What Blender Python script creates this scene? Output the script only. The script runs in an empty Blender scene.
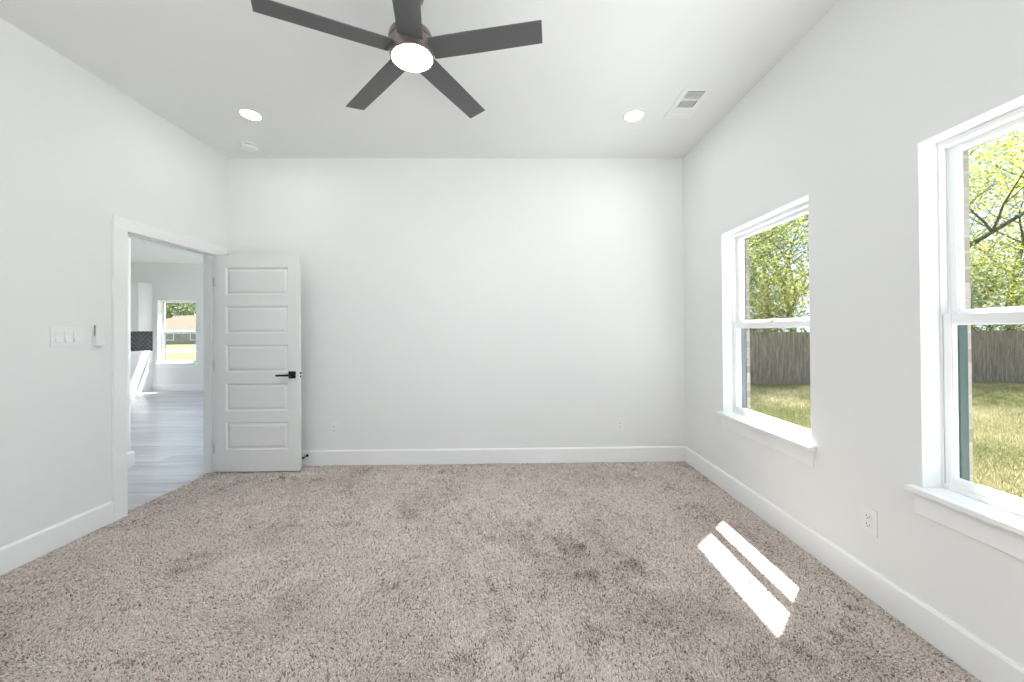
import bpy, bmesh, math, random
import numpy as np
from mathutils import Vector, Matrix, Euler

R = math.radians
SC = bpy.context.scene
COL = SC.collection

# ------------------------------------------------------------------ camera, sky, sun, exposure
cam_d = bpy.data.cameras.new('camera')
cam = bpy.data.objects.new('camera', cam_d)
COL.objects.link(cam)
SC.camera = cam
F_PX, YAW, PITCH, ROLL, EYE = 356.42, 0.0146, 0.0062, -0.0063, 1.303
cam_d.sensor_fit = 'HORIZONTAL'
cam_d.sensor_width = 36.0
cam_d.lens = F_PX / 1024 * 36.0
cam_d.shift_x = -(516.38 - 512) / 1024
cam_d.shift_y = (329.92 - 341) / 1024
cam_d.clip_start = 0.05
cam_d.clip_end = 400
fwd = Vector((math.sin(YAW) * math.cos(PITCH), math.cos(YAW) * math.cos(PITCH), math.sin(PITCH)))
rgt = Vector((math.cos(YAW), -math.sin(YAW), 0))
up = rgt.cross(fwd)
r2 = rgt * math.cos(ROLL) + up * math.sin(ROLL)
u2 = up * math.cos(ROLL) - rgt * math.sin(ROLL)
mw = Matrix((r2, u2, -fwd)).transposed().to_4x4()
mw.translation = Vector((0, 0, EYE))
cam.matrix_world = mw

world = bpy.data.worlds.new('sky')
SC.world = world
world.use_nodes = True
bg = world.node_tree.nodes['Background']
bg.inputs['Color'].default_value = (0.70, 0.85, 1.0, 1)
bg.inputs['Strength'].default_value = 0.78

sun_d = bpy.data.lights.new('sun', 'SUN')
sun = bpy.data.objects.new('sun', sun_d)
COL.objects.link(sun)
SUN_DIR = Vector((1.0, 0.90, 1 / 0.403)).normalized()
sun.rotation_euler = SUN_DIR.to_track_quat('Z', 'Y').to_euler()
sun.location = (14, 12, 30)
sun_d.energy = 13.0
sun_d.angle = R(0.53)
sun_d.color = (1.0, 0.975, 0.94)

SC.view_settings.view_transform = 'Standard'
SC.view_settings.look = 'None'
SC.view_settings.gamma = 1.0
SC.view_settings.use_curve_mapping = False
SC.view_settings.exposure = 1.18

FAN_GLOW = 88.0
DISC_GLOW = 34.0
SC.cycles.max_bounces = 14
SC.cycles.diffuse_bounces = 8
SC.cycles.transparent_max_bounces = 16

# ------------------------------------------------------------------ measured room
WL, WR, D, H = 2.791, 1.744, 3.564, 3.047     # left wall at -WL, right wall at WR, back wall at y = D
YB = -1.6                                       # wall behind the camera
TW = 0.115
BH, BT = 0.146, 0.015
DY0, DY1, DZ = 2.624, 3.425, 2.046              # doorway in the left wall
SILL, HEAD = 0.632, 2.101
W1 = (2.054, 2.919)
W2 = (0.632, 1.497)
WP = (-1.30, 0.30)                              # opening added beside the camera to let light in, out of frame
KY = 8.438                                      # far wall of the kitchen
KH = 2.95
FZ = -0.012                                     # hard floor level
GZ = -0.6                                       # ground outside


# ------------------------------------------------------------------ materials
def nt(name):
    m = bpy.data.materials.new(name)
    m.use_nodes = True
    t = m.node_tree
    return m, t, t.nodes['Principled BSDF'], t.nodes['Material Output']


def srgb(r, g, b):
    f = lambda c: (c / 255 / 12.92) if c / 255 <= 0.04045 else ((c / 255 + 0.055) / 1.055) ** 2.4
    return (f(r), f(g), f(b), 1)


def mat(name, col, rough=0.5, metal=0.0, bump=0.0, bscale=300, spec=0.5):
    m, t, p, o = nt(name)
    p.inputs['Base Color'].default_value = col if len(col) == 4 else (*col, 1)
    p.inputs['Roughness'].default_value = rough
    p.inputs['Metallic'].default_value = metal
    p.inputs['Specular IOR Level'].default_value = spec
    tc = t.nodes.new('ShaderNodeTexCoord')
    n = t.nodes.new('ShaderNodeTexNoise')
    n.inputs['Scale'].default_value = bscale
    n.inputs['Detail'].default_value = 2
    t.links.new(tc.outputs['Object'], n.inputs['Vector'])
    b = t.nodes.new('ShaderNodeBump')
    b.inputs['Strength'].default_value = bump
    b.inputs['Distance'].default_value = 0.002
    t.links.new(n.outputs['Fac'], b.inputs['Height'])
    if bump > 0:
        t.links.new(b.outputs['Normal'], p.inputs['Normal'])
    return m


def mat_emit(name, col, s):
    m, t, p, o = nt(name)
    p.inputs['Base Color'].default_value = (0.9, 0.9, 0.9, 1)
    p.inputs['Emission Color'].default_value = (*col, 1)
    p.inputs['Emission Strength'].default_value = s
    return m


def mat_ramp(name, attr, stops, rough=0.8, trans=0.0, spec=0.2):
    """colour picked per piece (yarn, leaf) by a point attribute"""
    m, t, p, o = nt(name)
    a = t.nodes.new('ShaderNodeAttribute')
    a.attribute_name = attr
    r = t.nodes.new('ShaderNodeValToRGB')
    el = r.color_ramp.elements
    while len(el) < len(stops):
        el.new(0.5)
    for e, (pos, c) in zip(el, stops):
        e.position = pos
        e.color = c
    t.links.new(a.outputs['Fac'], r.inputs['Fac'])
    t.links.new(r.outputs['Color'], p.inputs['Base Color'])
    p.inputs['Roughness'].default_value = rough
    p.inputs['Specular IOR Level'].default_value = spec
    if trans > 0:
        tr = t.nodes.new('ShaderNodeBsdfTranslucent')
        mx = t.nodes.new('ShaderNodeMixShader')
        mx.inputs['Fac'].default_value = trans
        t.links.new(r.outputs['Color'], tr.inputs['Color'])
        t.links.new(p.outputs['BSDF'], mx.inputs[1])
        t.links.new(tr.outputs['BSDF'], mx.inputs[2])
        t.links.new(mx.outputs['Shader'], o.inputs['Surface'])
    return m


def mat_glass(name):
    m, t, p, o = nt(name)
    t.nodes.remove(p)
    a = t.nodes.new('ShaderNodeBsdfTransparent')
    a.inputs['Color'].default_value = (0.95, 0.97, 0.96, 1)
    g = t.nodes.new('ShaderNodeBsdfGlossy')
    g.inputs['Roughness'].default_value = 0.02
    g.inputs['Color'].default_value = (1, 1, 1, 1)
    lw = t.nodes.new('ShaderNodeLayerWeight')
    lw.inputs['Blend'].default_value = 0.5
    pw = t.nodes.new('ShaderNodeMath')
    pw.operation = 'POWER'
    pw.inputs[1].default_value = 5.0
    t.links.new(lw.outputs['Facing'], pw.inputs[0])
    fr = t.nodes.new('ShaderNodeMath')
    fr.operation = 'MULTIPLY_ADD'
    fr.inputs[1].default_value = 0.45
    fr.inputs[2].default_value = 0.02
    t.links.new(pw.outputs[0], fr.inputs[0])
    mx = t.nodes.new('ShaderNodeMixShader')
    t.links.new(fr.outputs[0], mx.inputs['Fac'])
    t.links.new(a.outputs['BSDF'], mx.inputs[1])
    t.links.new(g.outputs['BSDF'], mx.inputs[2])
    t.links.new(mx.outputs['Shader'], o.inputs['Surface'])
    return m


def mat_planks(name):
    m, t, p, o = nt(name)
    tc = t.nodes.new('ShaderNodeTexCoord')
    br = t.nodes.new('ShaderNodeTexBrick')
    br.inputs['Color1'].default_value = (0.0, 0.0, 0.0, 1)
    br.inputs['Color2'].default_value = (1, 1, 1, 1)
    br.inputs['Mortar'].default_value = (0.5, 0.5, 0.5, 1)
    br.inputs['Scale'].default_value = 1.0
    br.inputs['Brick Width'].default_value = 1.22
    br.inputs['Row Height'].default_value = 0.178
    br.inputs['Mortar Size'].default_value = 0.0015
    br.offset = 0.37
    t.links.new(tc.outputs['Object'], br.inputs['Vector'])
    mp = t.nodes.new('ShaderNodeMapping')
    mp.inputs['Scale'].default_value = (1.6, 26, 26)
    t.links.new(tc.outputs['Object'], mp.inputs['Vector'])
    n = t.nodes.new('ShaderNodeTexNoise')
    n.inputs['Scale'].default_value = 1.0
    n.inputs['Detail'].default_value = 5
    t.links.new(mp.outputs['Vector'], n.inputs['Vector'])
    ad = t.nodes.new('ShaderNodeMath')
    ad.operation = 'MULTIPLY_ADD'
    ad.inputs[1].default_value = 0.3
    t.links.new(br.outputs['Color'], ad.inputs[0])
    t.links.new(n.outputs['Fac'], ad.inputs[2])
    r = t.nodes.new('ShaderNodeValToRGB')
    r.color_ramp.elements[0].position = 0.3
    r.color_ramp.elements[0].color = srgb(158, 160, 170)
    r.color_ramp.elements[1].position = 0.95
    r.color_ramp.elements[1].color = srgb(214, 215, 222)
    t.links.new(ad.outputs[0], r.inputs['Fac'])
    mx = t.nodes.new('ShaderNodeMixRGB')
    mx.inputs['Color2'].default_value = srgb(96, 98, 104)
    t.links.new(br.outputs['Fac'], mx.inputs['Fac'])
    t.links.new(r.outputs['Color'], mx.inputs['Color1'])
    t.links.new(mx.outputs['Color'], p.inputs['Base Color'])
    p.inputs['Roughness'].default_value = 0.28
    b = t.nodes.new('ShaderNodeBump')
    b.inputs['Strength'].default_value = 0.25
    b.inputs['Distance'].default_value = 0.002
    t.links.new(n.outputs['Fac'], b.inputs['Height'])
    t.links.new(b.outputs['Normal'], p.inputs['Normal'])
    return m


def mat_brick(name, swap):
    m, t, p, o = nt(name)
    tc = t.nodes.new('ShaderNodeTexCoord')
    sp = t.nodes.new('ShaderNodeSeparateXYZ')
    cb = t.nodes.new('ShaderNodeCombineXYZ')
    ad = t.nodes.new('ShaderNodeMath')
    t.links.new(tc.outputs['Object'], sp.inputs[0])
    t.links.new(sp.outputs['X'], ad.inputs[0])
    t.links.new(sp.outputs['Y'], ad.inputs[1])
    t.links.new(ad.outputs[0], cb.inputs['X'])
    t.links.new(sp.outputs['Z'], cb.inputs['Y'])
    br = t.nodes.new('ShaderNodeTexBrick')
    br.inputs['Scale'].default_value = 1
    br.inputs['Color1'].default_value = srgb(122, 110, 102)
    br.inputs['Color2'].default_value = srgb(152, 144, 136)
    br.inputs['Mortar'].default_value = srgb(150, 146, 140)
    br.inputs['Brick Width'].default_value = 0.2
    br.inputs['Row Height'].default_value = 0.068
    br.inputs['Mortar Size'].default_value = 0.006
    t.links.new(cb.outputs[0], br.inputs['Vector'])
    t.links.new(br.outputs['Color'], p.inputs['Base Color'])
    p.inputs['Roughness'].default_value = 0.9
    b = t.nodes.new('ShaderNodeBump')
    b.inputs['Distance'].default_value = 0.006
    b.invert = True
    t.links.new(br.outputs['Fac'], b.inputs['Height'])
    t.links.new(b.outputs['Normal'], p.inputs['Normal'])
    return m


def mat_noise2(name, c1, c2, scale, rough=0.9, c3=None, scale2=40, stretch=(1, 1, 1), bump=0.4, dist=0.02):
    m, t, p, o = nt(name)
    tc = t.nodes.new('ShaderNodeTexCoord')
    mp = t.nodes.new('ShaderNodeMapping')
    mp.inputs['Scale'].default_value = stretch
    t.links.new(tc.outputs['Object'], mp.inputs['Vector'])
    n = t.nodes.new('ShaderNodeTexNoise')
    n.inputs['Scale'].default_value = scale
    n.inputs['Detail'].default_value = 4
    t.links.new(mp.outputs['Vector'], n.inputs['Vector'])
    r = t.nodes.new('ShaderNodeValToRGB')
    r.color_ramp.elements[0].position = 0.35
    r.color_ramp.elements[0].color = c1
    r.color_ramp.elements[1].position = 0.65
    r.color_ramp.elements[1].color = c2
    t.links.new(n.outputs['Fac'], r.inputs['Fac'])
    n2 = t.nodes.new('ShaderNodeTexNoise')
    n2.inputs['Scale'].default_value = scale2
    n2.inputs['Detail'].default_value = 3
    t.links.new(mp.outputs['Vector'], n2.inputs['Vector'])
    mx = t.nodes.new('ShaderNodeMixRGB')
    mx.blend_type = 'MIX'
    mx.inputs['Color2'].default_value = c3 or c1
    r2_ = t.nodes.new('ShaderNodeValToRGB')
    r2_.color_ramp.elements[0].position = 0.48
    r2_.color_ramp.elements[1].position = 0.7
    t.links.new(n2.outputs['Fac'], r2_.inputs['Fac'])
    t.links.new(r2_.outputs['Color'], mx.inputs['Fac'])
    t.links.new(r.outputs['Color'], mx.inputs['Color1'])
    t.links.new(mx.outputs['Color'], p.inputs['Base Color'])
    p.inputs['Roughness'].default_value = rough
    p.inputs['Specular IOR Level'].default_value = 0.2
    b = t.nodes.new('ShaderNodeBump')
    b.inputs['Strength'].default_value = bump
    b.inputs['Distance'].default_value = dist
    t.links.new(n2.outputs['Fac'], b.inputs['Height'])
    t.links.new(b.outputs['Normal'], p.inputs['Normal'])
    return m


M_WALL = mat('wall_paint', (0.80, 0.81, 0.805), 0.85, bump=0.10, bscale=140, spec=0.3)
M_CEIL = mat('ceiling_paint', (0.80, 0.81, 0.80), 0.9, bump=0.10, bscale=120, spec=0.2)
M_TRIM = mat('trim_paint', (0.86, 0.87, 0.87), 0.42, bump=0.02, bscale=60)
M_DOOR = mat('door_paint', (0.80, 0.805, 0.80), 0.45, bump=0.03, bscale=90)
M_VINYL = mat('window_vinyl', (0.86, 0.87, 0.875), 0.35, bump=0.01)
M_PLATE = mat('white_plastic', (0.82, 0.83, 0.83), 0.35, bump=0.01)
M_SLOT = mat('dark_slot', (0.16, 0.16, 0.16), 0.6, bump=0.01)
M_DUCT = mat('dark_duct', (0.06, 0.06, 0.06), 0.7, bump=0.01)
M_BLACK = mat('black_metal', (0.012, 0.012, 0.013), 0.38, 0.2, bump=0.02)
M_BLADE = mat('charcoal_blade', srgb(86, 87, 88), 0.5, 0.0, bump=0.08, bscale=80)
M_HOUSING = mat('dark_bronze', srgb(150, 138, 140), 0.28, 0.8, bump=0.02)
M_HINGE = mat('painted_hinge', srgb(196, 198, 198), 0.4, 0.3, bump=0.01)
M_SIDE_SHADE = mat('side_shade_grey', srgb(150, 150, 150), 0.35, 0.9, bump=0.02)
M_GLOW = mat_emit('fan_diffuser', (0.97, 0.97, 1.0), FAN_GLOW)
M_DISC = mat_emit('led_diffuser', (0.97, 0.98, 1.0), DISC_GLOW)
M_GLASS = mat_glass('window_glass')
M_SEAL = mat('jamb_liner_grey', srgb(84, 92, 100), 0.5, bump=0.01)
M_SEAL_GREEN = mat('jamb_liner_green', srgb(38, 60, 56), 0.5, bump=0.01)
M_PLANK = mat_planks('grey_vinyl_plank')
M_SUB = mat('carpet_backing', srgb(120, 98, 84), 0.95, bump=0.2)
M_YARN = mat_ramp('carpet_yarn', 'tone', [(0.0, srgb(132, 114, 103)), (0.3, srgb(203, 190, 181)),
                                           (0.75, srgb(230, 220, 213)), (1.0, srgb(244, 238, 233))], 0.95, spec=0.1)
M_BRICK = mat_brick('pale_brick', True)
M_SOFFIT = mat('soffit_paint', srgb(225, 225, 222), 0.7, bump=0.02)
M_LAWN = mat_noise2('lawn_soil', srgb(86, 90, 58), srgb(98, 98, 68), 0.6, c3=srgb(106, 100, 78), scale2=9)
M_BLADES = mat_ramp('grass_blades', 'tone', [(0, srgb(122, 126, 82)), (0.5, srgb(160, 155, 116)), (1, srgb(196, 184, 152))], 0.8, 0.35)
M_FENCE = mat_noise2('weathered_boards', srgb(112, 101, 90), srgb(146, 134, 120), 5, c3=srgb(92, 82, 72), scale2=14, stretch=(3, 3, 0.25), dist=0.004)
M_BARK = mat_noise2('bark', srgb(86, 82, 76), srgb(120, 114, 104), 8, c3=srgb(64, 60, 56), scale2=20, stretch=(1, 1, 0.3))
LEAF_Y = [(0, srgb(110, 124, 56)), (0.5, srgb(166, 168, 84)), (1, srgb(214, 204, 116))]
LEAF_G = [(0, srgb(88, 106, 68)), (0.5, srgb(126, 140, 90)), (1, srgb(176, 178, 116))]
M_LEAFY = mat_ramp('yellow_green_leaves', 'tone', LEAF_Y, 0.6, 0.6)
M_LEAFG = mat_ramp('green_leaves', 'tone', LEAF_G, 0.6, 0.55)
M_CAB = mat('cabinet_paint', (0.78, 0.785, 0.79), 0.4, bump=0.01)
M_COUNTER = mat_noise2('white_quartz', srgb(238, 238, 236), srgb(246, 246, 245), 3, 0.25, srgb(222, 222, 222), 6, bump=0.0)
M_TILE = mat('charcoal_tile', srgb(62, 60, 64), 0.25, bump=0.03)
M_GROUT = mat('grey_grout', srgb(190, 186, 184), 0.9, bump=0.05)
M_ROOF = mat_noise2('tan_shingles', srgb(104, 92, 80), srgb(116, 103, 90), 1.5, c3=srgb(94, 83, 72), scale2=8)
M_SIDING = mat_noise2('house_siding', srgb(140, 134, 122), srgb(156, 150, 136), 1, c3=srgb(130, 124, 112), scale2=5)
M_CONCRETE = mat_noise2('concrete', srgb(224, 226, 230), srgb(233, 235, 238), 1, c3=srgb(214, 217, 221), scale2=12)


# ------------------------------------------------------------------ mesh helpers
def link(name, me, m=None, parent=None, smooth=False):
    o = bpy.data.objects.new(name, me)
    COL.objects.link(o)
    if m is not None:
        me.materials.append(m)
    if parent is not None:
        o.parent = parent
    if smooth:
        for p in me.polygons:
            p.use_smooth = True
    return o


class MB:
    """collects shapes into one mesh"""
    def __init__(self):
        self.bm = bmesh.new()

    def box(self, x0, x1, y0, y1, z0, z1, bev=0.0, seg=1):
        g = bmesh.new()
        vs = [g.verts.new((x, y, z)) for x in (min(x0, x1), max(x0, x1)) for y in (min(y0, y1), max(y0, y1)) for z in (min(z0, z1), max(z0, z1))]
        for f in ((0, 1, 3, 2), (4, 6, 7, 5), (0, 4, 5, 1), (2, 3, 7, 6), (0, 2, 6, 4), (1, 5, 7, 3)):
            g.faces.new([vs[i] for i in f])
        if bev > 0:
            bmesh.ops.bevel(g, geom=list(g.edges), offset=bev, segments=seg, affect='EDGES', profile=0.6)
        self.add(g)
        return self

    def add(self, g, mtx=None):
        if mtx is not None:
            g.transform(mtx)
        bmesh.ops.recalc_face_normals(g, faces=list(g.faces))
        me = bpy.data.meshes.new('tmp')
        g.to_mesh(me)
        g.free()
        self.bm.from_mesh(me)
        bpy.data.meshes.remove(me)

    def lathe(self, prof, n=40, mtx=None):
        """prof = [(r, z)...] turned about z"""
        g = bmesh.new()
        rings = []
        for r, z in prof:
            if r < 1e-6:
                rings.append([g.verts.new((0, 0, z))])
            else:
                rings.append([g.verts.new((r * math.cos(2 * math.pi * i / n), r * math.sin(2 * math.pi * i / n), z)) for i in range(n)])
        for a, b in zip(rings[:-1], rings[1:]):
            if len(a) == 1 and len(b) == 1:
                continue
            for i in range(n):
                j = (i + 1) % n
                if len(a) == 1:
                    g.faces.new((a[0], b[i], b[j]))
                elif len(b) == 1:
                    g.faces.new((a[i], b[0], a[j]))
                else:
                    g.faces.new((a[i], b[i], b[j], a[j]))
        self.add(g, mtx)
        return self

    def tube(self, pts, radii, n=10, cap=True):
        g = bmesh.new()
        rings = []
        pts = [Vector(p) for p in pts]
        for i, p in enumerate(pts):
            d = (pts[min(i + 1, len(pts) - 1)] - pts[max(i - 1, 0)]).normalized()
            a = d.orthogonal().normalized() if i == 0 else (a - d * a.dot(d)).normalized()
            b = d.cross(a)
            rr = radii[i] if hasattr(radii, '__len__') else radii
            rings.append([g.verts.new(p + rr * (a * math.cos(2 * math.pi * k / n) + b * math.sin(2 * math.pi * k / n))) for k in range(n)])
        for A, B in zip(rings[:-1], rings[1:]):
            for k in range(n):
                g.faces.new((A[k], A[(k + 1) % n], B[(k + 1) % n], B[k]))
        if cap:
            g.faces.new(rings[0][::-1])
            g.faces.new(rings[-1])
        self.add(g)
        return self

    def prism(self, poly, axis, a0, a1):
        """poly = 2-D points; extruded along axis 'x' | 'y' | 'z' from a0 to a1"""
        g = bmesh.new()
        def P(p, a):
            return {'x': (a, p[0], p[1]), 'y': (p[0], a, p[1]), 'z': (p[0], p[1], a)}[axis]
        A = [g.verts.new(P(p, a0)) for p in poly]
        B = [g.verts.new(P(p, a1)) for p in poly]
        n = len(poly)
        g.faces.new(A)
        g.faces.new(B)
        for i in range(n):
            g.faces.new((A[i], A[(i + 1) % n], B[(i + 1) % n], B[i]))
        self.add(g)
        return self

    def build(self, name, m, parent=None, smooth=False, mtx=None):
        if mtx is not None:
            self.bm.transform(mtx)
        me = bpy.data.meshes.new(name)
        self.bm.to_mesh(me)
        self.bm.free()
        if smooth:
            me.polygons.foreach_set('use_smooth', [True] * len(me.polygons))
            try:
                me.set_sharp_from_angle(angle=R(35))
            except Exception:
                pass
        return link(name, me, m, parent)


def tag(o, label=None, cat=None, group=None, kind=None):
    if label: o['label'] = label
    if cat: o['category'] = cat
    if group: o['group'] = group
    if kind: o['kind'] = kind
    return o


def struct(o, label, cat):
    return tag(o, label, cat, None, 'structure')


def empty(name, loc, rz=0.0):
    o = bpy.data.objects.new(name, None)
    COL.objects.link(o)
    o.empty_display_size = 0.05
    o.location = loc
    o.rotation_euler = (0, 0, rz)
    return o


def copy_tree(o, parent=None):
    c = o.copy()
    COL.objects.link(c)
    if parent is not None:
        c.parent = parent
    for ch in list(o.children):
        copy_tree(ch, c)
    return c


def raw_mesh(name, verts, faces, m, attr=None, parent=None, smooth=True, nper=4):
    """big meshes straight from numpy; faces all with nper corners"""
    me = bpy.data.meshes.new(name)
    nf = len(faces)
    me.vertices.add(len(verts))
    me.vertices.foreach_set('co', np.ascontiguousarray(verts, dtype=np.float32).ravel())
    me.loops.add(nf * nper)
    me.loops.foreach_set('vertex_index', np.ascontiguousarray(faces, dtype=np.int32).ravel())
    me.polygons.add(nf)
    me.polygons.foreach_set('loop_start', np.arange(0, nf * nper, nper, dtype=np.int32))
    me.polygons.foreach_set('loop_total', np.full(nf, nper, dtype=np.int32))
    if smooth:
        me.polygons.foreach_set('use_smooth', np.ones(nf, dtype=bool))
    if attr is not None:
        a = me.attributes.new('tone', 'FLOAT', 'POINT')
        a.data.foreach_set('value', np.ascontiguousarray(attr, dtype=np.float32))
    me.update(calc_edges=True)
    return link(name, me, m, parent)


# ------------------------------------------------------------------ room shell
def wall_with_holes(u0, u1, z0, z1, holes):
    """rectangles (u0,u1,z0,z1) left over around holes"""
    us = sorted({u0, u1, *[h[0] for h in holes], *[h[1] for h in holes]})
    out = []
    for a, b in zip(us[:-1], us[1:]):
        hs = sorted([h for h in holes if h[0] < b - 1e-6 and h[1] > a + 1e-6], key=lambda h: h[2])
        z = z0
        for h in hs:
            if h[2] > z + 1e-6: out.append((a, b, z, h[2]))
            z = h[3]
        if z1 > z + 1e-6: out.append((a, b, z, z1))
    return out


b = MB()
b.box(-WL - 0.058, WR, YB, D, -0.16, -0.010)
struct(b.build('floor', M_SUB), 'carpet backing over the bedroom floor slab', 'floor')

b = MB().box(-WL - TW, WR + 0.19, YB - 0.12, D + TW, H, H + 0.15)
struct(b.build('ceiling', M_CEIL), 'flat white painted bedroom ceiling', 'ceiling')

b = MB()
for a, c, z0, z1 in wall_with_holes(YB - 0.12, D, -0.15, H, [(DY0 - 0.012, DY1 + 0.012, -0.15, DZ + 0.012)]):
    b.box(-WL - TW, -WL, a, c, z0, z1)
struct(b.build('wall_left', M_WALL), 'white painted left wall with the open doorway', 'wall')

b = MB().box(-WL - TW, WR, D, D + TW, -0.15, H)
struct(b.build('wall_back', M_WALL), 'plain white back wall facing the camera', 'wall')

RX = WR + 0.185
b = MB()
for a, c, z0, z1 in wall_with_holes(YB - 0.12, D + TW, -0.15, H, [(W1[0], W1[1], SILL - 0.022, HEAD), (W2[0], W2[1], SILL - 0.022, HEAD), (WP[0], WP[1], -0.01, 2.4)]):
    b.box(WR, RX, a, c, z0, z1)
struct(b.build('wall_right', M_WALL), 'white painted right wall with two tall windows', 'wall')

b = MB()
for a, c, z0, z1 in wall_with_holes(-WL - TW, WR, -0.15, H, [(-1.8, 0.6, 1.2, 2.5)]):  # opening added out of view to let sky light in
    b.box(a, c, YB - 0.12, YB, z0, z1)
struct(b.build('wall_behind', M_WALL), 'white wall behind the camera with an opening added to let light in', 'wall')

b = MB()
for a, c, z0, z1 in wall_with_holes(YB - 0.12, D + 6.0, GZ, 3.25, [(W1[0] + 0.022, W1[1] - 0.02, 0.59, 2.069), (W2[0] + 0.022, W2[1] - 0.007, 0.59, 2.069), (WP[0], WP[1], -0.01, 2.4)]):
    b.box(RX + 0.002, RX + 0.030, a, c, z0, z1)
struct(b.build('wall_exterior', M_BRICK), 'pale brick outside face of the house', 'wall')


def base_profile(o):   # o = +1/-1 direction of protrusion
    return [(0, 0), (o * BT, 0), (o * BT, BH - 0.012), (o * (BT - 0.006), BH), (0, BH)]


b = MB().prism([(-WL + p[0], p[1]) for p in base_profile(1)], 'y', YB, 2.529)
struct(b.build('baseboard_left', M_TRIM), 'white baseboard along the left wall', 'baseboard')
b = MB().prism([(D + p[0], p[1]) for p in base_profile(-1)], 'x', -WL, WR)
struct(b.build('baseboard_back', M_TRIM), 'white baseboard along the back wall', 'baseboard')
b = MB().prism([(WR + p[0], p[1]) for p in base_profile(-1)], 'y', WP[1], D - BT)
struct(b.build('baseboard_right', M_TRIM), 'white baseboard along the right wall under the windows', 'baseboard')

# door casing and jamb
CX = -WL + 0.018
t = MB()
t.box(-WL, CX, 2.529, 2.620, -0.008, 2.050, 0.0015)
t.box(-WL, CX, 3.430, 3.522, -0.008, 2.050, 0.0015)
t.box(-WL, CX, 2.529, 3.524, 2.050, 2.138, 0.0015)
tr = t.build('trim_1', M_TRIM)
struct(tr, 'flat white casing and jamb around the doorway', 'door casing')
j = MB()
JB = -WL - TW
j.box(JB, -WL, DY0 - 0.012, DY0 + 0.004, FZ, DZ + 0.004)
j.box(JB, -WL, DY1 - 0.004, DY1 + 0.012, FZ, DZ + 0.004)
j.box(JB, -WL, DY0 - 0.012, DY1 + 0.012, DZ + 0.004, DZ + 0.012)
j.build('jamb', M_TRIM, tr)
j = MB()
j.box(-WL - 0.075, -WL - 0.040, DY0 + 0.004, DY0 + 0.015, FZ, DZ - 0.007, 0.001)
j.box(-WL - 0.075, -WL - 0.040, DY1 - 0.015, DY1 - 0.004, FZ, DZ - 0.007, 0.001)
j.box(-WL - 0.075, -WL - 0.040, DY0 + 0.004, DY1 - 0.004, DZ - 0.007, DZ + 0.004, 0.001)
j.build('door_stop_moulding', M_TRIM, tr)
j = MB()
j.box(JB - 0.018, JB, 2.524, 2.620, FZ, 2.050, 0.0015)
j.box(JB - 0.018, JB, 3.430, 3.522, FZ, 2.050, 0.0015)
j.box(JB - 0.018, JB, 2.516, 3.530, 2.050, 2.140, 0.0015)
j.build('hall_casing', M_TRIM, tr)


# ------------------------------------------------------------------ the open door
def panel_door(w, h, th, panels):
    """slab in local x (width), y 0..th (front face at y=0), z; panels = (x0,x1,z0,z1)"""
    g = bmesh.new()
    def quad(pts):
        g.faces.new([g.verts.new(p) for p in pts])
    for side in (0, 1):
        Y = (lambda d: d) if side == 0 else (lambda d: th - d)
        x0, x1 = panels[0][0], panels[0][1]
        quad([(0, Y(0), 0), (x0, Y(0), 0), (x0, Y(0), h), (0, Y(0), h)])
        quad([(x1, Y(0), 0), (w, Y(0), 0), (w, Y(0), h), (x1, Y(0), h)])
        zs = [0] + [v for p in panels for v in (p[2], p[3])] + [h]
        for a, c in zip(zs[0::2], zs[1::2]):
            quad([(x0, Y(0), a), (x1, Y(0), a), (x1, Y(0), c), (x0, Y(0), c)])
        for (px0, px1, pz0, pz1) in panels:
            loops = []
            for ins, dep in ((0, 0), (0.003, 0.006), (0.011, 0.013), (0.015, 0.013), (0.036, 0.003)):
                loops.append([(px0 + ins, Y(dep), pz0 + ins), (px1 - ins, Y(dep), pz0 + ins), (px1 - ins, Y(dep), pz1 - ins), (px0 + ins, Y(dep), pz1 - ins)])
            for A, B in zip(loops[:-1], loops[1:]):
                for i in range(4):
                    k = (i + 1) % 4
                    quad([A[i], A[k], B[k], B[i]])
            quad(loops[-1])
    quad([(0, 0, 0), (0, th, 0), (0, th, h), (0, 0, h)])
    quad([(w, 0, 0), (w, th, 0), (w, th, h), (w, 0, h)])
    quad([(0, 0, 0), (w, 0, 0), (w, th, 0), (0, th, 0)])
    quad([(0, 0, h), (w, 0, h), (w, th, h), (0, th, h)])
    bmesh.ops.remove_doubles(g, verts=list(g.verts), dist=1e-5)
    return g


DX, DYF, DW, DHT = -2.786, 3.387, 0.787, 2.03
pan = [(0.104, 0.684, z, z + 0.257) for z in (0.203, 0.566, 0.930, 1.294, 1.658)]
b = MB()
b.add(panel_door(DW, DHT, 0.035, pan))
door = b.build('door_1', M_DOOR)
door.location = (DX, DYF, 0.012)
struct(door, 'white five-panel door standing open against the back wall', 'door')
hx, hz = 0.725, 0.903
b = MB().box(hx - 0.033, hx + 0.033, -0.010, 0.0, hz - 0.033, hz + 0.033, 0.002)
rose = b.build('door_handle', M_BLACK, door)
rose['label'] = 'black square rose with lever'
b = MB().tube([(hx, -0.008, hz), (hx, -0.058, hz)], 0.011, 14)
b.box(hx - 0.118, hx + 0.012, -0.066, -0.046, hz - 0.009, hz + 0.009, 0.002)
b.build('lever', M_BLACK, rose)
b = MB().box(hx - 0.033, hx + 0.033, 0.035, 0.045, hz - 0.033, hz + 0.033, 0.002)
rose2 = b.build('door_handle', M_BLACK, door)
b = MB().tube([(hx, 0.043, hz), (hx, 0.085, hz)], 0.011, 14)
b.box(hx - 0.145, hx + 0.012, 0.076, 0.094, hz - 0.009, hz + 0.009, 0.002)
b.build('lever', M_BLACK, rose2)
b = MB().box(DW, DW + 0.0015, 0.005, 0.030, hz - 0.029, hz + 0.029, 0.0005)
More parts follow.
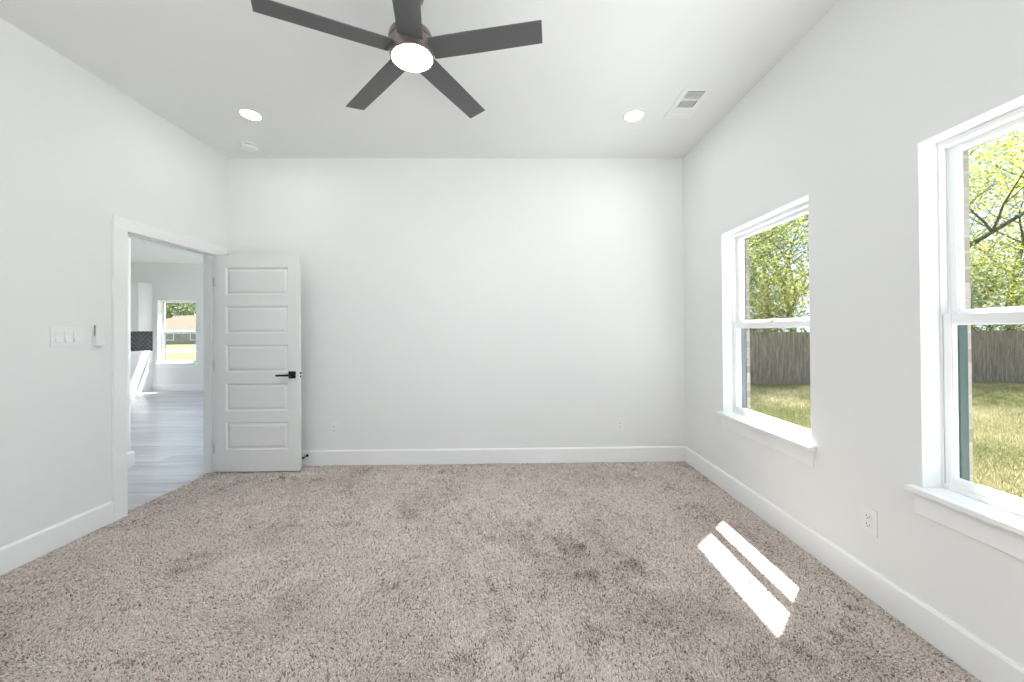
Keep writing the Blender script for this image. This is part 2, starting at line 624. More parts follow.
lp = b.build('latch_plate', M_DOOR, door)
b = MB().box(DW + 0.001, DW + 0.010, 0.009, 0.026, hz + 0.006, hz + 0.022, 0.002)
b.box(DW + 0.001, DW + 0.006, 0.009, 0.026, hz - 0.026, hz - 0.010, 0.002)
b.build('latch_bolt', M_BLACK, lp)
for z in (0.22, 1.0, 1.78):
    b = MB().tube([(-0.003, -0.005, z - 0.045), (-0.003, -0.005, z + 0.045)], 0.006, 10)
    b.box(-0.004, 0.0, -0.002, 0.030, z - 0.044, z + 0.044)
    b.build('hinge', M_HINGE, door)

# door stop on the back baseboard
b = MB()
q = Matrix.Translation((-2.015, D - BT, 0.102)) @ Matrix.Rotation(R(90), 4, 'X')
b.lathe([(0, 0), (0.013, 0), (0.013, 0.006), (0.006, 0.010), (0.006, 0.060), (0.010, 0.062), (0.010, 0.078), (0, 0.080)], 20, q)
o = b.build('door_stop', M_BLACK, None, True)
tag(o, 'small black door stop on the baseboard behind the open door', 'door stop')


# ------------------------------------------------------------------ windows (local x = width, y = outward, z = up from floor)
def make_window(name, cx, cy, rz, width, label, liner):
    root = empty(name, (cx, cy, 0), rz)
    struct(root, label, 'window')
    w = width / 2
    s0, s1 = SILL, HEAD
    fi = 0.081                                   # where the vinyl frame begins
    b = MB()
    tj = 0.004
    b.box(-w, -w + tj, 0.0005, fi, s0, s1)
    b.box(w - tj, w, 0.0005, fi, s0, s1)
    b.box(-w + tj, w - tj, 0.0005, fi, s1 - tj, s1)
    b.build('jamb_return', M_TRIM, root)
    # stool with ears, apron
    b = MB()
    b.box(-w, w, 0.0, fi + 0.02, s0 - 0.022, s0)
    b.box(-w - 0.034, w + 0.038, -0.040, 0.0, s0 - 0.022, s0, 0.003, 2)
    b.build('window_sill', M_TRIM, root)
    b = MB().box(-w - 0.02, w + 0.02, -0.009, 0.0, s0 - 0.118, s0 - 0.022, 0.0015)
    b.build('apron', M_TRIM, root)
    # main frame: stepped
    b = MB()
    f0, f1 = fi, fi + 0.103
    t1 = 0.012
    b.box(-w, -w + t1, f0, f1, s0, s1, 0.001)
    b.box(w - t1, w, f0, f1, s0, s1, 0.001)
    b.box(-w + t1, w - t1, f0, f1, s1 - 0.030, s1, 0.001)
    b.box(-w + t1, w - t1, f0, f1, s0, s0 + 0.022, 0.001)
    for s in (-1, 1):                            # parting ribs between the two tracks
        b.box(s * (w - t1), s * (w - t1 - 0.006), f0 + 0.0285, f0 + 0.0315, s0 + 0.022, s1 - 0.030, 0.001)
    b.box(-w + t1, w - t1, f0 + 0.0285, f0 + 0.0315, s1 - 0.038, s1 - 0.030, 0.001)
    b.build('window_frame', M_VINYL, root)
    b = MB()
    for s in (-1, 1):
        b.box(s * (w - t1), s * (w - t1 - 0.008), f0 + 0.068, f1 - 0.001, s0 + 0.022, 1.36)
    b.build('screen_track', liner, root)
    # lower sash (inner track), upper sash (outer track)
    def sash(nm, y0, y1, z0, z1, st, bot, top, gy):
        x = w - t1 - 0.002
        b = MB()
        b.box(-x, -x + st, y0, y1, z0, z1, 0.0025)
        b.box(x - st, x, y0, y1, z0, z1, 0.0025)
        b.box(-x + st, x - st, y0, y1, z0, z0 + bot, 0.0025)
        b.box(-x + st, x - st, y0, y1, z1 - top, z1, 0.0025)
        bead = 0.003
        ym = (y0 + y1) / 2
        b.box(-x + st, -x + st + bead, ym - 0.009, ym + 0.009, z0 + bot, z1 - top, 0.001)
        b.box(x - st - bead, x - st, ym - 0.009, ym + 0.009, z0 + bot, z1 - top, 0.001)
        b.box(-x + st, x - st, ym - 0.009, ym + 0.009, z0 + bot, z0 + bot + bead, 0.001)
        b.box(-x + st, x - st, ym - 0.009, ym + 0.009, z1 - top - bead, z1 - top, 0.001)
        s_ = b.build(nm, M_VINYL, root)
        b = MB().box(-x + st + 0.001, x - st - 0.001, ym - 0.002, ym + 0.002, z0 + bot + 0.001, z1 - top - 0.001)
        b.build('pane', M_GLASS, s_)
        return s_
    lo = sash('lower_sash', f0 + 0.003, f0 + 0.028, s0 + 0.022, 1.368, 0.028, 0.032, 0.044, 0)
    sash('upper_sash', f0 + 0.032, f0 + 0.058, 1.335, s1 - 0.030, 0.030, 0.048, 0.024, 0)
    b = MB()
    b.box(-0.03, 0.03, f0 + 0.006, f0 + 0.026, 1.368, 1.376, 0.002)
    b.box(-0.012, 0.028, f0 + 0.010, f0 + 0.020, 1.376, 1.388, 0.002)
    b.build('sash_lock', M_VINYL, lo)
    return root


make_window('window_1', WR, (W1[0] + W1[1]) / 2, R(-90), W1[1] - W1[0], 'white double-hung window in the right wall nearer the back corner', M_SEAL)
make_window('window_2', WR, (W2[0] + W2[1]) / 2, R(-90), W2[1] - W2[0], 'white double-hung window in the right wall nearer the camera', M_SEAL_GREEN)
make_window('window_3', -7.809, KY, 0, 0.886, 'small white double-hung window at the far end of the kitchen', M_SEAL)


# ------------------------------------------------------------------ carpet pile
def value_noise(x, y, cell, seed):
    rs = np.random.RandomState(seed)
    g = rs.rand(64, 64)
    u, v = x / cell + 31.3, y / cell + 17.7
    i, k = np.floor(u).astype(int), np.floor(v).astype(int)
    fu, fv = u - i, v - k
    fu, fv = fu * fu * (3 - 2 * fu), fv * fv * (3 - 2 * fv)
    G = lambda a, c: g[a % 64, c % 64]
    return (G(i, k) * (1 - fu) + G(i + 1, k) * fu) * (1 - fv) + (G(i, k + 1) * (1 - fu) + G(i + 1, k + 1) * fu) * fv


def carpet():
    rs = np.random.RandomState(4)
    x1, y1 = WR - 0.006, D - 0.006
    xs_, ys_ = [], []
    for ya, yb, s in ((0.1, 0.92, 0.0078), (0.92, 1.7, 0.0056), (1.7, 2.5, 0.0064), (2.5, y1, 0.0074)):
        gx, gy = np.meshgrid(np.arange(-WL - 0.05, x1, s), np.arange(ya, yb, s), indexing='ij')
        xs_.append((gx + rs.uniform(-.5, .5, gx.shape) * s).ravel())
        ys_.append((gy + rs.uniform(-.5, .5, gy.shape) * s).ravel())
    pitch = np.concatenate([np.full(len(v), s) for v, s in zip(xs_, (0.0078, 0.0056, 0.0064, 0.0074))])
    x, y = np.concatenate(xs_), np.concatenate(ys_)
    inside = (x > -WL + 0.003) | ((y > DY0 + 0.01) & (y < DY1 - 0.01) & (x > -WL - 0.046))
    # only what the lens could see, with room to step aside
    inside &= (np.abs(x) < 1.75 * y + 1.1) & (x < x1) & (y < y1)
    x, y, pitch = x[inside], y[inside], pitch[inside]
    n = len(x)
    fbm = lambda c, sd: sum((value_noise(x, y, c * f, sd + k) - .5) * w for k, (f, w) in enumerate(((1, .8), (.45, .8), (.2, .7), (.09, .5))))
    lx = fbm(0.5, 11) * 0.017 + rs.normal(0, 0.0022, n)       # lean of the pile: feet and vacuum have pushed it about
    ly = fbm(0.5, 21) * 0.017 + rs.normal(0, 0.0022, n)
    hgt = 0.0125 + fbm(0.35, 31) * 0.0024 + rs.normal(0, 0.0010, n)
    rad = pitch * 0.56 * rs.uniform(0.8, 1.2, n)
    ph = rs.uniform(0, 2 * np.pi, n)
    zb = -0.011
    prof = [(0.9, 0.0), (1.0, 0.78)]
    V = np.zeros((n, 9, 3), np.float32)
    for k, (rr, t) in enumerate(prof):
        for c in range(4):
            a = ph + c * np.pi / 2 + k * 0.5
            V[:, k * 4 + c, 0] = x + lx * t * t + rad * rr * np.cos(a)
            V[:, k * 4 + c, 1] = y + ly * t * t + rad * rr * np.sin(a)
            V[:, k * 4 + c, 2] = zb + hgt * t
    V[:, 8, 0] = x + lx
    V[:, 8, 1] = y + ly
    V[:, 8, 2] = zb + hgt
    q = [(c, (c + 1) % 4, 4 + (c + 1) % 4, 4 + c) for c in range(4)]
    q += [(4, 5, 6, 8), (6, 7, 4, 8)]
    q = np.array(q)
    Fs = (q[None] + (np.arange(n) * 9)[:, None, None]).reshape(-1, 4)
    lay_shade = np.clip(fbm(0.20, 51) * 0.8 - 0.10, 0, 1)                # shading of the trodden pile's lay, put into the yarn colour
    tone = np.clip(0.5 - 0.42 * lay_shade + rs.normal(0, 0.24, n), 0, 1)
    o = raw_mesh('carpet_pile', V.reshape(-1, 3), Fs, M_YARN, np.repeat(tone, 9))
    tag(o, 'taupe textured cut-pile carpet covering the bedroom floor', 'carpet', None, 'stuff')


carpet()


# ------------------------------------------------------------------ ceiling fan
def ceiling_fan():
    cx, cy, zb = -0.4947, 1.8047, 2.728
    N = Vector((-0.0601, -0.0519, 1)).normalized()
    ex = Vector((0, 1, 0)).cross(N).normalized()
    ey = N.cross(ex)
    C = Vector((cx, cy, zb))
    M = Matrix((ex, ey, N)).transposed().to_4x4()
    M.translation = C
    root = empty('ceiling_fan', (cx, cy, H))
    tag(root, 'charcoal five-blade ceiling fan with a lit round light', 'ceiling fan')
    I = Matrix.Translation((-cx, -cy, -H))
    top = C + N * 0.11
    b = MB().lathe([(0, 0), (0.066, 0), (0.066, -0.012), (0.058, -0.045), (0.030, -0.058), (0, -0.058)], 40)
    b.build('canopy', M_HOUSING, root, True)
    b = MB().tube([(0, 0, -0.05), tuple(top - Vector((cx, cy, H)))], 0.0125, 16)
    b.build('downrod', M_HOUSING, root, True)
    b = MB().lathe([(0, 0.118), (0.028, 0.118), (0.036, 0.104), (0.085, 0.090), (0.104, 0.076), (0.109, 0.062), (0.109, 0.046), (0.104, 0.043), (0, 0.043)], 56, I @ M)
    b.build('motor_housing', M_HOUSING, root, True)
    b = MB().lathe([(0, 0.043), (0.101, 0.043), (0.101, 0.040), (0.108, 0.039), (0.109, 0.034), (0.109, -0.032), (0.105, -0.035), (0.0985, -0.035), (0.0985, -0.030), (0, -0.030)], 56, I @ M)
    kit = b.build('light_kit', M_HOUSING, root, True)
    b = MB().lathe([(0, -0.031), (0.098, -0.031), (0.098, -0.035), (0.090, -0.039), (0.070, -0.042), (0.035, -0.044), (0, -0.0445)], 56, I @ M)
    b.build('diffuser', M_GLOW, kit, True)
    Rt, hw, pit, ph0 = 0.6599, 0.059, 0.1794, -0.1241
    for k in range(5):
        a = ph0 + k * 2 * math.pi / 5
        u = Vector((math.cos(a), math.sin(a), 0))
        w = Vector((math.sin(a), -math.cos(a), 0))
        n = Vector((0, 0, 1))
        wv = w * math.cos(pit) + n * math.sin(pit)
        nv = u.cross(wv)
        if nv.z < 0: nv = -nv
        Bm = Matrix((u, wv, nv)).transposed().to_4x4()
        b = MB()
        g = bmesh.new()
        pts = [(0.104, -hw), (0.30, -hw), (Rt, -hw), (Rt, hw), (0.30, hw), (0.104, hw)]
        A = [g.verts.new((p[0], p[1], -0.003)) for p in pts]
        B = [g.verts.new((p[0], p[1], 0.003)) for p in pts]
        g.faces.new(A[::-1])
        g.faces.new(B)
        for i in range(6):
            g.faces.new((A[i], A[(i + 1) % 6], B[(i + 1) % 6], B[i]))
        bmesh.ops.bevel(g, geom=list(g.edges), offset=0.0015, segments=1, affect='EDGES')
        b.add(g, I @ M @ Bm)
        bl = b.build('blade', M_BLADE, root)
        b = MB()
        g2 = MB()
        g2.box(0.075, 0.150, -0.030, 0.030, 0.003, 0.008, 0.001)
        g2.build('blade_bracket', M_HOUSING, bl, False, I @ M @ Bm)


ceiling_fan()


# ------------------------------------------------------------------ recessed lights
def recessed(x, y, label, r=0.064):
    root = empty('recessed_light', (x, y, H))
    tag(root, label, 'ceiling light', 'recessed ceiling lights')
    b = MB().lathe([(r, -0.002), (r + 0.004, -0.007), (r + 0.014, -0.007), (r + 0.022, -0.003), (r + 0.023, 0), (r, 0)], 48)
    b.build('trim_ring', M_PLATE, root, True)
    b = MB().lathe([(0, -0.0045), (r * 0.9, -0.0045), (r, -0.003), (r, -0.0005), (0, -0.0005)], 48)
    b.build('diffuser', M_DISC, root, True)
    return root


recessed(-2.0605, 2.853, 'round lit recessed light in the ceiling nearer the smoke detector')
recessed(1.0023, 2.856, 'round lit recessed light in the ceiling nearer the air vent')

# smoke detector
root = empty('smoke_detector', (-2.405, 3.315, H))
tag(root, 'round white smoke detector on the ceiling near the back left corner', 'smoke detector')
MB().lathe([(0, 0), (0.070, 0), (0.070, -0.010), (0.066, -0.012), (0, -0.012)], 40).build('base', M_PLATE, root, True)
b = MB().lathe([(0.055, -0.012), (0.055, -0.018), (0, -0.018)], 40)
b.build('sensor_gap', M_SLOT, root, True)
b = MB().lathe([(0, -0.018), (0.064, -0.018), (0.064, -0.028), (0.055, -0.038), (0.030, -0.042), (0, -0.043)], 40)
cov = b.build('cover', M_PLATE, root, True)
MB().lathe([(0, -0.042), (0.010, -0.042), (0.010, -0.045), (0, -0.046)], 16, Matrix.Translation((0.02, -0.012, 0))).build('test_button', M_PLATE, cov, True)

# air vent: three louvre banks
root = empty('air_vent', (1.3585, 2.703, H))
tag(root, 'white rectangular ceiling air vent with three louvre banks', 'air vent')
b = MB()
fx, fy = 0.1035, 0.187
banks = [(-0.148, -0.066), (-0.042, 0.041), (0.066, 0.147)]
cxh = 0.0655
for a, c, z0, z1 in wall_with_holes(-fy, fy, -fx, fx, [(p, q_, -cxh, cxh) for p, q_ in banks]):
    b.box(z0, z1, a, c, -0.006, 0.0)
b.build('frame', M_PLATE, root)
b = MB()
for p, q_ in banks:
    b.box(-cxh, cxh, p, q_, -0.0012, -0.0004)
b.build('duct_opening', M_DUCT, root)
for bi, (p, q_) in enumerate(banks):
    if bi == 1:
        for i in range(7):
            x = -cxh + i * 2 * cxh / 6
            MB().box(max(x - 0.0050, -cxh), min(x + 0.0050, cxh), p, q_, -0.0062, -0.0014).build('louvre', M_PLATE, root)
    elif bi == 0:
        for i in range(5):
            y = p + (i + 1) * (q_ - p) / 6
            MB().box(-cxh, cxh, y - 0.0034, y + 0.0034, -0.0062, -0.0050).build('louvre', M_PLATE, root)
    else:
        for i in range(6):
            y = p + (i + 0.5) * (q_ - p) / 6
            MB().prism([(y + 0.0048, -0.0062), (y + 0.0030, -0.0062), (y - 0.0072, -0.0014), (y - 0.0054, -0.0014)], 'x', -cxh, cxh).build('louvre', M_PLATE, root)


# ------------------------------------------------------------------ plates on the walls (local: x across, y out of the wall (-y), z up)
def outlet(x, y, z, rz, label):
    root = empty('wall_outlet', (x, y, z), rz)
    tag(root, label, 'outlet', 'duplex wall outlets')
    MB().box(-0.040, 0.040, -0.006, 0.0, -0.0635, 0.0635, 0.0025, 2).build('cover_plate', M_PLATE, root)
    for s in (-1, 1):
        r = MB().box(-0.017, 0.017, -0.0085, -0.005, s * 0.020 - 0.0145, s * 0.020 + 0.0145, 0.003, 2).build('receptacle', M_PLATE, root)
        b = MB()
        b.box(-0.0085, -0.0060, -0.0089, -0.008, s * 0.020 - 0.002, s * 0.020 + 0.008)
        b.box(0.0060, 0.0085, -0.0089, -0.008, s * 0.020 - 0.002, s * 0.020 + 0.007)
        b.box(-0.0025, 0.0025, -0.0089, -0.008, s * 0.020 - 0.010, s * 0.020 - 0.005)
        b.build('slots', M_SLOT, r)
    MB().lathe([(0, 0), (0.003, 0), (0.003, 0.0075), (0, 0.008)], 12, Matrix.Rotation(R(90), 4, 'X')).build('screw', M_PLATE, root)
    return root


outlet(-1.760, D, 0.360, 0, 'white wall outlet on the back wall beside the open door')
outlet(1.085, D, 0.368, 0, 'white wall outlet on the back wall near the right corner')
outlet(WR, 1.721, 0.372, R(-90), 'white wall outlet on the right wall between the two windows')
outlet(-7.80, KY, 0.33, 0, 'small white outlet under the far kitchen window')

root = empty('light_switch', (-WL, 2.280, 1.292), R(90))
tag(root, 'white three-gang rocker light switch on the left wall', 'light switch')
MB().box(-0.0845, 0.0845, -0.006, 0, -0.0595, 0.0595, 0.0025, 2).build('cover_plate', M_PLATE, root)
for i in (-1, 0, 1):
    f = MB().box(i * 0.046 - 0.0175, i * 0.046 + 0.0175, -0.0072, -0.005, -0.034, 0.034, 0.001).build('switch_surround', M_DOOR, root)
    x0 = i * 0.046 - 0.0155
    MB().prism([(-0.006, 0.032), (-0.0085, 0.032), (-0.0075, 0.0), (-0.0140, -0.032), (-0.006, -0.032)], 'x', x0, x0 + 0.031).build('rocker', M_PLATE, f)

root = empty('fan_remote', (-WL, 2.446, 1.300), R(90))
tag(root, 'narrow white fan remote in a wall holder beside the doorway', 'remote control')
b = MB()
b.box(-0.029, 0.029, -0.004, 0, -0.070, 0.045, 0.0015)
b.box(-0.029, -0.025, -0.024, -0.004, -0.070, -0.005, 0.001)
b.box(0.025, 0.029, -0.024, -0.004, -0.070, -0.005, 0.001)
b.box(-0.025, 0.025, -0.024, -0.021, -0.070, -0.010, 0.001)
b.box(-0.029, 0.029, -0.024, -0.004, -0.073, -0.070, 0.001)
b.build('holder', M_PLATE, root)
body = MB().box(-0.023, 0.023, -0.0195, -0.0120, -0.068, 0.068, 0.003, 2).build('remote_body', M_PLATE, root)
MB().box(-0.024, 0.024, -0.0120, -0.0045, -0.068, 0.066, 0.001).build('remote_shade', M_SIDE_SHADE, body)['label'] = 'grey strip standing for the shaded side'  # grey layer put in for the shade on the remote's side
for px, pz in ((-0.010, 0.052), (0.010, 0.052), (-0.010, 0.036), (0.010, 0.036), (0, 0.018)):
    MB().lathe([(0, 0.019), (0.005, 0.019), (0.005, 0.0205), (0, 0.021)], 14, Matrix.Translation((px, 0, pz)) @ Matrix.Rotation(R(90), 4, 'X')).build('button', M_DOOR, body, True)


# ------------------------------------------------------------------ hall and kitchen beyond the doorway
KX0 = -11.5
b = MB().box(KX0, -WL - 0.058, -0.5, D + TW, -0.16, FZ)
b.box(KX0, -WL + 0.6, D + TW, KY, -0.16, FZ)
struct(b.build('floor_hall', M_PLANK), 'grey wood-look plank floor beyond the doorway', 'floor')
b = MB().box(KX0, -WL - TW, -0.5, D + TW, KH, KH + 0.12)
b.box(KX0, -WL + 0.6, D + TW, KY + 0.19, KH, KH + 0.12)
struct(b.build('ceiling_hall', M_CEIL), 'white kitchen ceiling seen through the doorway', 'ceiling')
b = MB().box(KX0, -WL - TW, -0.62, -0.5, -0.15, KH)  # unseen wall added to darken the faces turned towards the camera
struct(b.build('wall_hall_shade', M_WALL), 'unseen white wall added to shade the hall beside the bedroom', 'wall')
b = MB()
kw = (-7.809 - 0.443, -7.809 + 0.443, SILL - 0.022, HEAD)
for a, c, z0, z1 in wall_with_holes(KX0, -WL + 0.6, -0.15, KH, [kw]):
    b.box(a, c, KY, KY + 0.185, z0, z1)
struct(b.build('wall_kitchen', M_WALL), 'light grey-white far wall of the kitchen around its window', 'wall')
b = MB()
for a, c, z0, z1 in wall_with_holes(D + TW, KY, -0.15, KH, [(4.0, 8.2, -0.02, 2.6)]):  # unseen wall added to stop stray sun, with an opening added for light
    b.box(-WL + 0.04, -WL + 0.16, a, c, z0, z1)
struct(b.build('wall_kitchen_right', M_WALL), 'unseen white kitchen side wall with a wide opening added for light', 'wall')
b = MB().box(-2.19, -1.3, D + TW, 9.8, KH, KH + 0.12)  # unseen roof added to keep direct sun out of the kitchen opening
struct(b.build('sun_shield_roof', M_SOFFIT), 'unseen white roof slab added to keep sun out of the kitchen', 'roof')
b = MB().box(-2.19, 2.0, D + TW, 12.0, GZ - 0.1, -0.16)  # unseen slab added to bounce sunlight in through the kitchen opening
struct(b.build('bounce_floor', M_CONCRETE), 'unseen pale concrete slab added to bounce light into the kitchen', 'floor')
b = MB().box(-3.94, -3.818, 0.2, 3.632, -0.15, KH)
hw_ = b.build('wall_hall', M_WALL)
struct(hw_, 'end of the hall wall opposite the doorway', 'wall')
b = MB().prism([(-3.818 + p[0] * 1.6, p[1] + FZ) for p in base_profile(1)], 'y', 0.2, 3.632 + BT)
b.prism([(3.632 + p[0], p[1] + FZ) for p in base_profile(1)], 'x', -3.94, -3.818)
struct(b.build('baseboard_hall', M_TRIM), 'white baseboard around the hall wall end', 'baseboard')
b = MB().prism([(KY + p[0], p[1] + FZ) for p in base_profile(-1)], 'x', -8.356, -WL + 0.6)
struct(b.build('baseboard_kitchen', M_TRIM), 'white baseboard under the kitchen window', 'baseboard')

# base cabinet run
CR = -8.356
def shaker(b, x0, x1, z0, z1, y):
    s = 0.058
    b.box(x0, x0 + s, y - 0.019, y, z0, z1, 0.001)
    b.box(x1 - s, x1, y - 0.019, y, z0, z1, 0.001)
    b.box(x0 + s, x1 - s, y - 0.019, y, z0, z0 + s, 0.001)
    b.box(x0 + s, x1 - s, y - 0.019, y, z1 - s, z1, 0.001)
    b.box(x0 + s, x1 - s, y - 0.009, y, z0 + s, z1 - s)


root = empty('base_cabinet', (CR, KY, FZ))
CY = KY - 0.001
tag(root, 'white kitchen base cabinet with a plain end panel', 'cabinet')
T = Matrix.Translation((-CR, -KY, -FZ))
b = MB()
b.box(CR - 1.8, CR - 0.004, KY - 0.590, CY, FZ + 0.10, 0.888)
b.box(CR - 1.8, CR - 0.004, KY - 0.530, CY, FZ, FZ + 0.10)
b.build('body', M_CAB, root, False, T)
MB().box(CR - 0.018, CR, KY - 0.610, KY - BT - 0.001, FZ, 0.888, 0.001).build('end_panel', M_CAB, root, False, T)
for i in range(3):
    x1 = CR - 0.022 - i * 0.592
    b = MB()
    shaker(b, x1 - 0.586, x1, FZ + 0.11, 0.69, KY - 0.591)
    d = b.build('door', M_CAB, root, False, T)
    MB().tube([(x1 - 0.04, KY - 0.635, 0.52), (x1 - 0.04, KY - 0.635, 0.65)], 0.005, 10).build('handle', M_BLACK, d, False, T)
    b = MB()
    shaker(b, x1 - 0.586, x1, 0.70, 0.878, KY - 0.591)
    d = b.build('drawer', M_CAB, root, False, T)
    MB().tube([(x1 - 0.36, KY - 0.635, 0.79), (x1 - 0.23, KY - 0.635, 0.79)], 0.005, 10).build('handle', M_BLACK, d, False, T)
o = MB().box(CR - 1.8, CR + 0.012, KY - 0.635, KY - 0.001, 0.888, 0.926, 0.003, 2).build('countertop', M_COUNTER)
tag(o, 'white countertop slab on the kitchen base cabinet', 'countertop')

root = empty('wall_cabinet', (CR - 0.014, KY, 1.375))
tag(root, 'tall white upper cabinet hung above the dark backsplash', 'cabinet')
UX = CR - 0.014
T = Matrix.Translation((-UX, -KY, -1.375))
MB().box(UX - 1.78, UX, KY - 0.295, KY, 1.375, 2.455, 0.001).build('body', M_CAB, root, False, T)
MB().box(UX - 1.78, UX + 0.012, KY - 0.325, KY, 2.455, 2.485, 0.004).build('crown_moulding', M_CAB, root, False, T)
for i in range(3):
    x1 = UX - 0.003 - i * 0.592
    b = MB()
    shaker(b, x1 - 0.586, x1, 1.38, 2.45, KY - 0.296)
    d = b.build('door', M_CAB, root, False, T)
    MB().tube([(x1 - 0.55, KY - 0.335, 1.42), (x1 - 0.55, KY - 0.335, 1.55)], 0.005, 10).build('handle', M_BLACK, d, False, T)


def backsplash():
    x0, x1, z0, z1 = CR - 1.1, CR, 0.926, 1.375
    root = MB().box(x0, x1, KY - 0.006, KY - 0.0005, z0, z1).build('backsplash', M_GROUT)
    tag(root, 'charcoal herringbone tile backsplash above the countertop', 'backsplash')
    g = bmesh.new()
    L, W, gap = 0.30, 0.075, 0.0075
    tiles = []
    c = math.sqrt(0.5)
    for i in range(-40, 40):
        for k in range(-12, 12):
            # horizontal tiles step by (W, W) along the stair and repeat every 2L across it
            u, v = i * W + k * L, i * W - k * L
            tiles.append((u + gap / 2, v + gap / 2, u + L - gap / 2, v + W - gap / 2))
            tiles.append((u - W + gap / 2, v + gap / 2, u - gap / 2, v + L - gap / 2))
    ox, oz = CR - 0.27, 1.15
    for (u0, v0, u1, v1) in tiles:
        P = [(ox + (u - v) * c, oz + (u + v) * c) for u, v in ((u0, v0), (u1, v0), (u1, v1), (u0, v1))]
        if max(p[0] for p in P) < x0 or min(p[0] for p in P) > x1 or max(p[1] for p in P) < z0 or min(p[1] for p in P) > z1:
            continue
        A = [g.verts.new((p[0], KY - 0.006, p[1])) for p in P]
        B = [g.verts.new((p[0], KY - 0.010, p[1])) for p in P]
        g.faces.new(B)
        for i in range(4):
            g.faces.new((A[i], A[(i + 1) % 4], B[(i + 1) % 4], B[i]))
    for co, no in (((x0, 0, 0), (-1, 0, 0)), ((x1, 0, 0), (1, 0, 0)), ((0, 0, z0), (0, 0, -1)), ((0, 0, z1), (0, 0, 1))):
        bmesh.ops.bisect_plane(g, geom=list(g.verts) + list(g.edges) + list(g.faces), plane_co=co, plane_no=no, clear_outer=True)
    me = bpy.data.meshes.new('tiles')
    bmesh.ops.recalc_face_normals(g, faces=list(g.faces))
    g.to_mesh(me)
    g.free()
    link('tiles', me, M_TILE, root)


backsplash()


# ------------------------------------------------------------------ outside
def ground():
    n = 90
    xs = np.concatenate([np.linspace(-140, -20, 25), np.linspace(-18, 45, 64), np.linspace(50, 120, 10)])
    ys = np.concatenate([np.linspace(-30, 0, 8), np.linspace(1, 30, 59), np.linspace(33, 150, 30)])
    X, Y = np.meshgrid(xs, ys, indexing='ij')
    Z = GZ + (value_noise(X, Y, 4.0, 5) - 0.5) * 0.10 * (np.hypot(X, Y) > 4)
    V = np.stack([X, Y, Z], -1).reshape(-1, 3)
    a, c = len(xs), len(ys)
    i, k = np.meshgrid(np.arange(a - 1), np.arange(c - 1), indexing='ij')
    idx = (i * c + k).ravel()
    Fq = np.stack([idx, idx + c, idx + c + 1, idx + 1], -1)
    o = raw_mesh('lawn', V, Fq, M_LAWN)
    struct(o, 'patchy dry lawn behind and around the house', 'lawn')


ground()
o = MB().box(-9, 8, -16, YB - 0.125, GZ - 0.1, -0.14).build('bounce_slab', M_CONCRETE)  # unseen slab added to bounce neutral light onto the ceiling
struct(o, 'unseen pale concrete slab added behind the camera to bounce light in', 'bounce_slab')


o = MB().box(RX + 0.042, 4.4, YB - 0.125, 8.0, GZ - 0.1, GZ + 0.09).build('bounce_strip', M_CONCRETE)  # unseen slab added to throw sunlight up through the windows
struct(o, 'unseen pale concrete slab added outside the window wall to bounce light in', 'bounce slab')


def grass():
    rs = np.random.RandomState(9)
    n = 330000
    y = 2.2 + 10.2 * rs.rand(n) ** 0.8
    u = rs.uniform(0.45, 2.1, n)
    x = u * y
    k_ = x > 4.42
    x, y = x[k_], y[k_]
    n = len(x)
    z = GZ + (value_noise(x, y, 4.0, 5) - 0.5) * 0.10
    h = rs.uniform(0.03, 0.075, n) * (0.6 + 0.8 * value_noise(x, y, 0.8, 77))
    a = rs.uniform(0, 2 * np.pi, n)
    wd = rs.uniform(0.006, 0.014, n)
    ln = rs.uniform(0.0, 0.05, n)
    V = np.zeros((n, 3, 3), np.float32)
    V[:, 0] = np.stack([x - wd * np.cos(a), y - wd * np.sin(a), z - 0.03], -1)
    V[:, 1] = np.stack([x + wd * np.cos(a), y + wd * np.sin(a), z - 0.03], -1)
    V[:, 2] = np.stack([x - ln * np.sin(a), y + ln * np.cos(a), z + h], -1)
    Fq = np.arange(n * 3).reshape(-1, 3)
    tone = np.clip(value_noise(x, y, 1.3, 41) * 0.9 + rs.normal(0, 0.18, n), 0, 1)
    o = raw_mesh('lawn_grass', V.reshape(-1, 3), Fq, M_BLADES, np.repeat(tone, 3), nper=3)
    tag(o, 'thin dry yellow-green grass growing on the back lawn', 'grass', None, 'stuff')


grass()


def fence():
    rs = random.Random(3)
    root = empty('privacy_fence', (14.0, 12.6, GZ))
    tag(root, 'weathered grey wooden privacy fence across the back yard', 'fence')
    b = MB()
    x = 3.0
    while x < 30:
        w = rs.uniform(0.135, 0.145)
        h = 1.86 + rs.uniform(-0.02, 0.02)
        yy = 12.6 + rs.uniform(-0.006, 0.006)
        b.prism([(x, GZ - 0.05), (x + w, GZ - 0.05), (x + w, GZ + h - 0.03), (x + w - 0.03, GZ + h), (x + 0.03, GZ + h), (x, GZ + h - 0.03)], 'y', yy, yy + 0.016)
        x += w + 0.006
    T = Matrix.Translation((-14.0, -12.6, -GZ))
    b.build('boards', M_FENCE, root, False, T)
    for z in (0.25, 0.95, 1.6):
        MB().box(3.0, 30.0, 12.62, 12.66, GZ + z, GZ + z + 0.09).build('rail', M_FENCE, root, False, T)
    x = 4.0
    while x < 30:
        MB().box(x, x + 0.09, 12.66, 12.75, GZ - 0.1, GZ + 1.75).build('post', M_FENCE, root, False, T)
        x += 2.44


fence()


